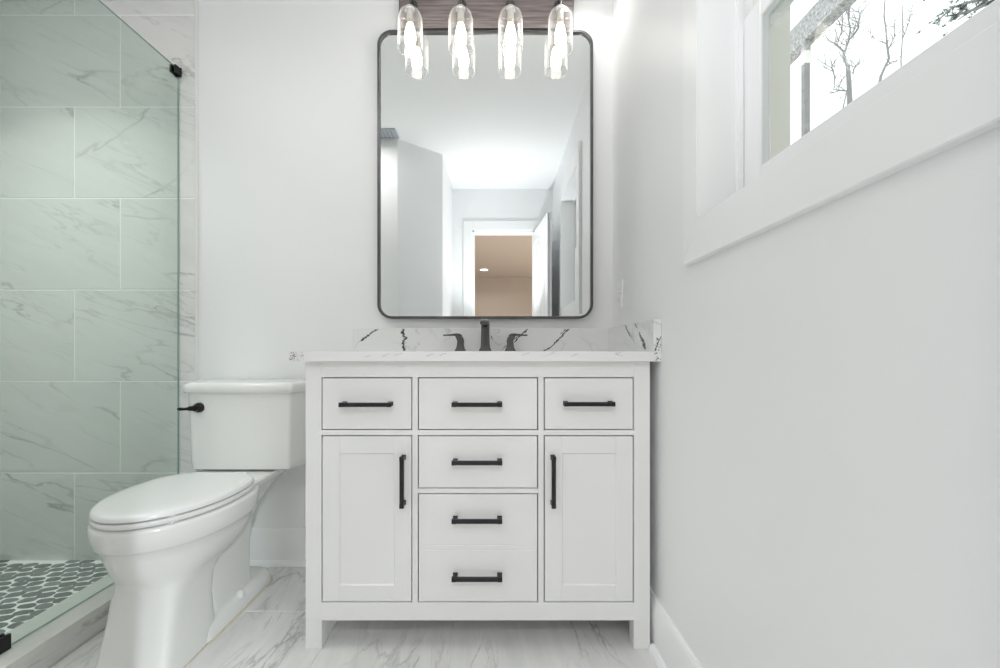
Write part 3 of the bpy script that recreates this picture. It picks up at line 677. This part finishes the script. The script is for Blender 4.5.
# the spout arm reaching over the basin, falling to a rounded outlet
def sp(y, z, hw, hh, n=16):
    return [(fcx + hw * math.copysign(abs(math.cos(a)) ** .7, math.cos(a)), y, z + hh * math.copysign(abs(math.sin(a)) ** .7, math.sin(a))) for a in [2 * math.pi * k / n for k in range(n)]]
loft(bm, [sp(fy + .004, KT + .118, .0165, .011), sp(fy - .03, KT + .120, .0168, .0105), sp(fy - .07, KT + .118, .017, .0095), sp(fy - .105, KT + .112, .0172, .009), sp(fy - .118, KT + .108, .0165, .0085), sp(fy - .122, KT + .107, .013, .006)])
obj('spout', bm, M['gun'], fa, 35)
bm = bmesh.new(); tube(bm, [(fcx + 0.001, fy - .100, KT + .106), (fcx + 0.001, fy - .101, KT + .090)], [.0105, .0095], 16); obj('aerator', bm, M['black'], fa, 40)
for s in (-1, 1):
    hx_ = fcx + s * 0.102; bm = bmesh.new()
    z = KT
    secs = [(0, .0, .0225, .0215), (.0, .004, .0215, .021), (.0, .012, .0165, .017), (.0, .026, .0135, .015), (-.001, .042, .0135, .0145), (.003, .054, .0145, .0135), (.008, .062, .0135, .012)]
    loft(bm, [sq(hx_ + s * o_, fy, z + dz, a, b_, .003) for (o_, dz, a, b_) in secs])
    def lv(xo, zc, hy_, hh): # vertical sections in yz
        return [(hx_ + s * xo, fy + yy, z + zc + zz) for yy, zz in rounded([(-hy_, -hh), (hy_, -hh), (hy_, hh), (-hy_, hh)], .0022, 2)]
    loft(bm, [lv(-.006, .0620, .012, .0045), lv(.004, .0660, .0125, .0055), lv(.016, .0670, .012, .0055), lv(.030, .0668, .0105, .0042), lv(.050, .0655, .0085, .0032), lv(.070, .0650, .0080, .0030)])
    h = obj('lever_handle', bm, M['gun'], fa, 35)

# ------------------------------------------------------------------ mirror
MF = 1.812
mx0, mx1 = (377.2 - VX) * MF / FPX, (593.2 - VX) * MF / FPX; mz1, mz0 = EYE - (29.5 - VY) * MF / FPX, EYE - (318.6 - VY) * MF / FPX
mir = thing('wall_mirror', 'large rounded rectangular wall mirror with thin dark metal frame above the vanity', 'mirror', ((mx0 + mx1) / 2, W, mz0))
def rrect(i, r): return rounded([(mx0 + i, mz0 + i), (mx1 - i, mz0 + i), (mx1 - i, mz1 - i), (mx0 + i, mz1 - i)], r, 10)
fw = 0.0105
bm = bmesh.new(); A, B_ = rrect(0, 0.062), rrect(fw, 0.052)
loft(bm, [[(x, W - 0.001, z) for x, z in A], [(x, MF + .001, z) for x, z in A], [(x, MF, z) for x, z in rrect(.001, .061)], [(x, MF, z) for x, z in rrect(fw - .001, .053)], [(x, MF + .001, z) for x, z in B_], [(x, W - 0.001, z) for x, z in B_]], closed=True)
obj('mirror_frame', bm, M['gun'], mir, 40)
bm = bmesh.new(); prism(bm, rrect(fw - 0.001, 0.053), 1.822, 1.828, axis='y'); obj('mirror_glass', bm, M['mirror'], mir)

# ------------------------------------------------------------------ vanity light
vl = thing('vanity_light', 'four-light wood-backed vanity fixture with clear glass shades above the mirror', 'light fixture', (-0.058, W, 2.35))
PF = 1.813
lx0, lx1 = (399.5 - VX) * PF / FPX, (573.3 - VX) * PF / FPX
bm = bmesh.new(); box(bm, lx0, lx1, PF, W - 0.001, 2.3255, 2.415, 0.001, 1); box(bm, lx0, lx1, PF + 0.003, W - 0.001, 2.293, 2.3250, 0.001, 1)
obj('backplate', bm, M['lampwood'], vl)
bm = bmesh.new(); box(bm, lx0 - 0.002, lx0, PF - 0.001, W - 0.001, 2.291, 2.417, 0.0005, 1); box(bm, lx1, lx1 + 0.002, PF - 0.001, W - 0.001, 2.291, 2.417, 0.0005, 1)
box(bm, lx0, lx1, PF + 0.002, W - 0.001, 2.2905, 2.293, 0.0005, 1)
obj('metal_edge', bm, M['gun'], vl)
SY = 1.752
LX = [(p - VX) * SY / FPX for p in (410.2, 460.8, 510.6, 560.4)]
for k, lx in enumerate(LX):
    bm = bmesh.new(); tube(bm, [(lx, PF, 2.385), (lx, SY + .02, 2.385), (lx, SY + .006, 2.381), (lx, SY, 2.370), (lx, SY, 2.330)], .006, 12)
    tube(bm, [(lx, PF - .001, 2.385), (lx, PF - .008, 2.385)], .019, 20)
    obj('lamp_arm', bm, M['gun'], vl, 40)
    bm = bmesh.new(); lathe(bm, [(.0005, 2.331), (.016, 2.330), (.019, 2.324), (.019, 2.319), (.0145, 2.317), (.0145, 2.310)], lx, SY)
    lathe(bm, [(.0145, 2.310), (.0145, 2.275), (.0005, 2.275)], lx, SY); obj('socket', bm, M['steel'], vl, 40)
    # shade: shell of real thickness, open at the bottom, domed on top
    ro, th = .0505, .0025; zb_, zt_ = 2.156, 2.318
    prof = [(ro, zb_), (ro, 2.268)] + [(ro - .022 + .022 * math.cos(a) if False else (.0135 + (ro - .0135) * abs(math.cos(a)) ** .75), 2.268 + (zt_ - 2.268) * math.sin(a)) for a in [math.pi / 2 * j / 8 for j in range(1, 9)]]
    inn = [(max(.013, r - th), z - (th if j > 1 else 0)) for j, (r, z) in enumerate(prof)]
    bm = bmesh.new(); lathe(bm, prof + inn[::-1] + [prof[0]], lx, SY, 40); bmesh.ops.remove_doubles(bm, verts=bm.verts[:], dist=1e-6)
    obj('glass_shade', bm, M['shade'], vl, 40)
    bm = bmesh.new(); rr_ = [(lx + (ro - .001) * math.cos(2 * math.pi * q / 40), SY + (ro - .001) * math.sin(2 * math.pi * q / 40), zb_) for q in range(41)]; tube(bm, rr_, .0021, 8)
    obj('shade_rim', bm, M['rim'], vl, 60)
    bm = bmesh.new(); lathe(bm, [(.0135, 2.277), (.0135, 2.262), (.012, 2.260)], lx, SY); obj('bulb_collar', bm, M['brass'], vl, 40)
    bm = bmesh.new(); lathe(bm, [(.0115, 2.2615), (.0150, 2.250), (.0205, 2.228), (.0235, 2.205), (.0215, 2.183), (.012, 2.167), (.0005, 2.163)], lx, SY); obj('bulb', bm, M['bulb'], vl, 60)

# ------------------------------------------------------------------ toilet
TX = -0.990; BX = -1.020; KX = -1.003
toi = thing('toilet', 'white two-piece toilet with closed lid standing beside the glass shower', 'toilet', (TX, 1.45, 0))
bm = bmesh.new()
def E(z, yf, yb, hw, yc, nf=2.1, nb=2.8): return egg(BX, yc, z, hw, yc - yf, yb - yc, nf, nb)
rings = [E(.000, 1.150, 1.42, .106, 1.30, 9, 4), E(.010, 1.152, 1.42, .105, 1.30, 9, 4), E(.06, 1.168, 1.41, .101, 1.30, 9, 4), E(.14, 1.188, 1.40, .097, 1.31, 8, 4), E(.21, 1.198, 1.41, .096, 1.32, 6, 4), E(.240, 1.198, 1.45, .099, 1.34, 4, 3.5),
         E(.262, 1.187, 1.50, .113, 1.36, 2.8, 3), E(.285, 1.170, 1.53, .134, 1.37, 2.4, 2.8), E(.31, 1.157, 1.55, .149, 1.38), E(.34, 1.147, 1.57, .161, 1.38), E(.366, 1.141, 1.58, .169, 1.38),
         E(.371, 1.133, 1.585, .176, 1.38), E(.378, 1.127, 1.585, .180, 1.38), E(.405, 1.122, 1.585, .184, 1.38), E(.425, 1.121, 1.585, .186, 1.38), E(.434, 1.123, 1.585, .185, 1.38), E(.438, 1.129, 1.58, .180, 1.38), E(.438, 1.17, 1.56, .14, 1.38)]
loft(bm, rings)
obj('bowl', bm, M['china'], toi, 50)
bm = bmesh.new()
def Q(z, yf, yb, hw, r=.03):
    return [(x, y, z) for x, y in rounded([(KX - hw, yf), (KX + hw, yf), (KX + hw, yb), (KX - hw, yb)], r, 5)]
loft(bm, [Q(.04, 1.40, 1.64, .064), Q(.10, 1.38, 1.62, .064), Q(.20, 1.37, 1.62, .064), Q(.28, 1.38, 1.63, .068), Q(.34, 1.40, 1.66, .078), Q(.39, 1.43, 1.71, .100), Q(.42, 1.45, 1.76, .122), Q(.437, 1.46, 1.78, .138), Q(.450, 1.47, 1.79, .144), Q(.457, 1.475, 1.785, .141)])
loft(bm, [Q(0, 1.30, 1.735, .094, .05), Q(.012, 1.302, 1.733, .093, .05), Q(.040, 1.31, 1.725, .086, .045), Q(.052, 1.33, 1.712, .072, .04)])
obj('trapway', bm, M['china'], toi, 45)
for s in (-1, 1):
    bm = bmesh.new(); lathe(bm, [(.0145, .040), (.0145, .050), (.012, .059), (.006, .0635), (.0005, .0645)], KX + s * .076, 1.52, 20); obj('bolt_cap', bm, M['plastic'], toi, 40)
bm = bmesh.new()
loft(bm, [[(x, y, z) for (x, y, _) in E(0, 1.150, 1.44, .108, 1.33, 5, 4)] for z in (.0002, .004)])
loft(bm, [[(x, y, z) for (x, y, _) in Q(0, 1.297, 1.739, .098, .05)] for z in (.0002, .004)])
obj('caulk_bead', bm, M['caulk'], toi)['label'] = 'yellowed caulk line'
def lidloft(name, zs_, mt, hole=False):
    bm = bmesh.new(); loft(bm, [E(z, 1.120 + i, 1.548 - i * .7, .180 - i, 1.375, 2.05, 3.0) for z, i in zs_]); return obj(name, bm, mt, toi, 50)
lidloft('toilet_seat', [(.4405, .010), (.4425, .003), (.446, .000), (.454, .000), (.4570, .003), (.4571, .009)], M['plastic'])
lidloft('toilet_lid', [(.4602, .010), (.4603, .003), (.463, .000), (.4715, .001), (.4765, .006), (.4790, .016), (.4805, .035), (.4812, .07)], M['plastic'])
for s in (-1, 1):
    bm = bmesh.new(); tube(bm, [(BX + s * .075 - .022, 1.555, .463), (BX + s * .075 + .022, 1.555, .463)], .011, 16); box(bm, BX + s * .075 - .018, BX + s * .075 + .018, 1.545, 1.580, .437, .463, .003)
    obj('hinge', bm, M['plastic'], toi, 40)
for s in (-1, 1):   # bumpers between lid, seat and rim
    bm = mbox(BX + s * .106 - .010, BX + s * .106 + .010, 1.176, 1.20, .4375, .4612, .002); obj('seat_bumper', bm, M['plastic'], toi)
def tank_ring(z, g, yf=1.602):
    pts = [(TX - .186 - g, yf - g), (TX + .200 + g, yf - g), (TX + .226 + g, 1.690), (TX + .226 + g, 1.826), (TX - .226 - g, 1.826), (TX - .226 - g, 1.690)]
    return [(x, y, z) for x, y in rounded(pts, [.026, .014, .02, .012, .012, .03], 5)]
bm = bmesh.new()
loft(bm, [tank_ring(.462, -.022, 1.612), tank_ring(.464, -.014, 1.607), tank_ring(.470, -.009, 1.603), tank_ring(.50, -.007), tank_ring(.60, -.005), tank_ring(.745, .000), tank_ring(.758, .000)])
obj('tank', bm, M['china'], toi, 50)
bm = bmesh.new()
loft(bm, [tank_ring(.7582, .001), tank_ring(.7584, .009), tank_ring(.762, .0115), tank_ring(.782, .012), tank_ring(.790, .009), tank_ring(.7955, .002), tank_ring(.7975, -.010)])
obj('tank_lid', bm, M['china'], toi, 50)
bm = bmesh.new()
lx_, lz_ = (199.0 - VX) * 1.60 / FPX, EYE - (407.5 - VY) * 1.60 / FPX
t = bmesh.new(); lathe(t, [(.0005, 0), (.018, 0), (.019, .004), (.0165, .010), (.0175, .014), (.013, .020), (.011, .030), (.0005, .032)], 0, 0, 24)
merge(bm, t, 0, Matrix.Translation((lx_, 1.6045, lz_)) @ Matrix.Rotation(R(90), 4, 'X'))
tube(bm, [(lx_, 1.580, lz_), (lx_ - .018, 1.577, lz_ - .001), (lx_ - .028, 1.576, lz_ - .002), (lx_ - .040, 1.576, lz_ - .003), (lx_ - .054, 1.577, lz_ - .003), (lx_ - .062, 1.578, lz_ - .003)], [.010, .009, .0055, .005, .0065, .005], 14)
obj('flush_lever', bm, M['bronze'], toi, 40)['label'] = 'dark bronze flush lever'

# ------------------------------------------------------------------ shower glass
gx = -1.380
sg = thing('shower_glass_panel', 'green-tinted clear glass shower panel standing on the curb beside the toilet', 'shower glass', (gx, 1.5, .086))
gy0, gy1, gz0, gz1 = 1.148, W - TH - 0.003, .0875, EYE + 1.205
bm = mbox(gx - .004, gx + .004, gy0, gy1, gz0, gz1)
for f in bm.faces:
    if abs(f.normal.x) < .5: f.material_index = 1
obj('glass_pane', bm, [M['shower_glass'], M['glass_edge']], sg)
def clamp(y0, y1, z0, z1, extra=None):
    bm = bmesh.new(); box(bm, gx + .0042, gx + .014, y0, y1, z0, z1, .0015, 1); box(bm, gx - .014, gx - .0042, y0, y1, z0, z1, .0015, 1)
    if extra: box(bm, *extra, .0012, 1)
    obj('glass_clamp', bm, M['black'], sg)
clamp(1.795, W - TH - .004, gz1 - .030, gz1 + .003, (gx - .012, gx + .016, W - TH - .0085, W - TH - .003, gz1 - .034, gz1 + .005))
clamp(1.152, 1.192, .0865, .128, (gx - .014, gx + .014, 1.152, 1.192, .0858, .0872))

# ------------------------------------------------------------------ outlet plate on the right wall
ol = thing('wall_outlet', 'small white outlet plate on the right wall above the side splash', 'outlet', (XR, 1.725, 1.145))
bm = mbox(XR - .005, XR, 1.690, 1.760, 1.087, 1.201, .002); obj('cover_plate', bm, M['trim'], ol)
for dz in (-.020, .020):
    bm = mbox(XR - .0068, XR - .0048, 1.709, 1.741, 1.144 + dz - .014, 1.144 + dz + .014, .0012)
    for yy in (1.719, 1.731): box(bm, XR - .0071, XR - .0064, yy - .001, yy + .001, 1.144 + dz - .004, 1.144 + dz + .006, mi=1)
    obj('receptacle', bm, [M['trim'], M['duct']], ol)

# ------------------------------------------------------------------ outside
bm = mbox(0.9, 60, -40, 60, -0.9, -0.8); struct('ground', bm, M['ground'])
bx = 3.0
pb = thing('porch_beam', 'grey granular shingled eave edge crossing the top of the window view', 'eave', (bx, 5.0, 4.0))
bm = bmesh.new(); box(bm, bx, bx + .12, -1.5, 7.0, EYE + 1.02 * bx, EYE + 1.10 * bx, .004); box(bm, bx, bx + .06, 4.19, 4.25, EYE + .985 * bx, EYE + 1.02 * bx, .004)
obj('eave_board', bm, M['shingle'], pb)
obj('bleached_post_top', mbox(bx - .002, bx + .062, 4.188, 4.252, EYE + .944 * bx, EYE + .985 * bx, .004), M['siding'], pb)  # overexposed top of the post, its glare made as a white piece
pp = 4.195
bm = bmesh.new(); box(bm, bx, bx + .055, pp - .0, pp + .05, -0.8, EYE + .944 * bx, .003)
tag(obj('porch_post', bm, M['bark']), 'thin dark post under the eave end, seen through the window', 'post')

def branchy(bm, p, d, L, r, depth, rnd, spread=.6, up=.25):
    pts = [p]; q = Vector(p); dd = Vector(d).normalized(); n = 4; rad = [r]
    for i in range(n):
        dd = (dd + Vector((rnd.uniform(-.22, .22), rnd.uniform(-.22, .22), rnd.uniform(-.12, .22)))).normalized()
        q = q + dd * (L / n); pts.append(tuple(q)); rad.append(r * (1 - .45 * (i + 1) / n))
    tube(bm, pts, rad, 5 if depth > 1 else 3)
    if depth == 0: return
    k = rnd.choice((3, 4))
    for j in range(k):
        f = rnd.uniform(.35, 1.0) if j else 1.0; idx = min(n, max(1, round(f * n)))
        nd = (dd + Vector((rnd.uniform(-1, 1), rnd.uniform(-1, 1), rnd.uniform(-.5, .9))) * spread + Vector((0, 0, up))).normalized()
        branchy(bm, pts[idx], nd, L * rnd.uniform(.55, .78), rad[idx] * .68, depth - 1, rnd, spread, up)
def limb_tree(D, limbs, twig_from, seed, label, twig=0.34):
    """limbs: [(points (u, v) in photo pixels, width0, width1)] standing at depth D; twigs grow on them all round"""
    rnd = random.Random(seed); bm = bmesh.new(); k = D / FPX
    P = lambda u, v, dy=0: ((u - VX) * k, D + dy, EYE - (v - VY) * k)
    for li, (pts, w0, w1) in enumerate(limbs):
        n = len(pts); dy = rnd.uniform(-.5, .5) if li else 0
        q = [P(u, v, dy * i / max(1, n - 1)) for i, (u, v) in enumerate(pts)]; rad = [max(.006, (w0 + (w1 - w0) * i / (n - 1)) * k / 2) for i in range(n)]
        tube(bm, q, rad, 7)
        if li in twig_from:
            for a, b in zip(q, q[1:]):
                a, b = Vector(a), Vector(b); L = (b - a).length; m = max(2, int(L / .07))
                for j in range(m):
                    d = ((b - a).normalized() * .5 + Vector((rnd.uniform(-1, 1), rnd.uniform(-1, 1), rnd.uniform(-.3, 1)))).normalized()
                    branchy(bm, tuple(a.lerp(b, (j + rnd.random()) / m)), d, twig * rnd.uniform(.5, 1.1), .011, 1, rnd, .8, .2)
    return tag(obj('bare_tree', bm, M['bark']), label, 'tree', 'trees outside the window')
limb_tree(10.9, [([(851, 412), (850, 250), (850, 104), (849, 84), (848, 66)], 6.0, 3.6),
                 ([(848, 68), (845, 58), (845, 50), (838, 42), (832, 38), (828, 30)], 2.6, .9), ([(845, 51), (850, 40), (853, 26), (852, 14), (854, 2), (853, -12)], 2.0, .7),
                 ([(850, 39), (858, 31), (866, 22), (870, 8), (873, -6)], 1.5, .6), ([(838, 42), (841, 30), (840, 14), (836, 2)], 1.2, .5),
                 ([(853, 74), (858, 66), (864, 58)], 1.3, .5), ([(850, 92), (841, 91), (832, 91), (832, 80), (828, 71), (820, 68)], 1.4, .5), ([(843, 108), (844, 92), (849, 80)], 1.3, .7)],
          (1, 2, 3, 4, 5, 6), 5, 'leafless forked tree in the middle of the window view')
limb_tree(11.7, [([(872, 420), (874, 200), (877, 96), (881, 76), (885, 67), (889, 59), (887, 45), (886, 30), (884, 16), (885, 0)], 3.4, 1.0),
                 ([(885, 67), (892, 62), (898, 62)], 1.4, .6), ([(888, 50), (893, 38), (891, 26)], 1.2, .5), ([(887, 44), (881, 34), (880, 20)], 1.1, .5)],
          (1, 2, 3), 11, 'slim leafless tree between the forked tree and the evergreen', .22)
limb_tree(16.0, [([(905, 390), (903, 120), (901, 60), (903, 30), (902, 6)], 1.6, .8), ([(902, 40), (909, 22), (912, 6)], .9, .5)], (1,), 12, 'distant thin leafless tree behind the slim one', .4)
# evergreen whose boughs hang into the upper right of the view
rnd = random.Random(4); D = 7.0; k = D / FPX; P = lambda u, v, dy=0: Vector(((u - VX) * k, D + dy, EYE - (v - VY) * k))
bm = bmesh.new(); nb = bmesh.new()
tube(bm, [P(1040, 450), P(1042, 120), P(1046, -120)], [.2, .15, .05], 8)
boughs = [[(1042, -6), (1000, -2), (965, 6), (944, 14), (930, 26), (923, 35)], [(1042, -20), (1000, -16), (960, -10), (935, -2), (920, 4)], [(1000, -2), (975, 10), (955, 17), (940, 20)], [(965, 6), (948, 24), (934, 32)], [(1000, -10), (984, 2), (966, 14)], [(1043, 20), (1010, 14), (985, 18)], [(1044, -60), (1000, -50), (960, -38)], [(1043, 60), (1080, 40), (1110, 50)], [(1044, -10), (1090, -30), (1130, -20)]]
for pts in boughs:
    dy = rnd.uniform(-.5, .5); q = [P(u, v, dy * i / len(pts)) for i, (u, v) in enumerate(pts)]; tube(bm, [tuple(a) for a in q], [.030 - .022 * i / (len(q) - 1) for i in range(len(q))], 6)
    for a, b in zip(q, q[1:]):
        m = max(2, int((b - a).length / .035))
        for j in range(m):
            if rnd.random() < .3: continue
            c0 = a.lerp(b, (j + rnd.random()) / m) + Vector((rnd.gauss(0, .05), rnd.gauss(0, .12), rnd.gauss(.0, .05)))
            for _n in range(16):
                u = Vector((rnd.uniform(-1, 1), rnd.uniform(-1, 1), rnd.uniform(-.5, .8))).normalized() * rnd.uniform(.05, .11); s_ = u.orthogonal().normalized() * .010
                vs = [nb.verts.new(c0 - s_), nb.verts.new(c0 + s_), nb.verts.new(c0 + u)]; nb.faces.new(vs)
ev = thing('evergreen_tree', 'dark needled evergreen tree at the top corner of the window view', 'tree', tuple(P(1040, 406)), 'trees outside the window')
obj('trunk', bm, M['bark'], ev); KEEP.add(id(nb)); obj('foliage', nb, M['needle'], ev)
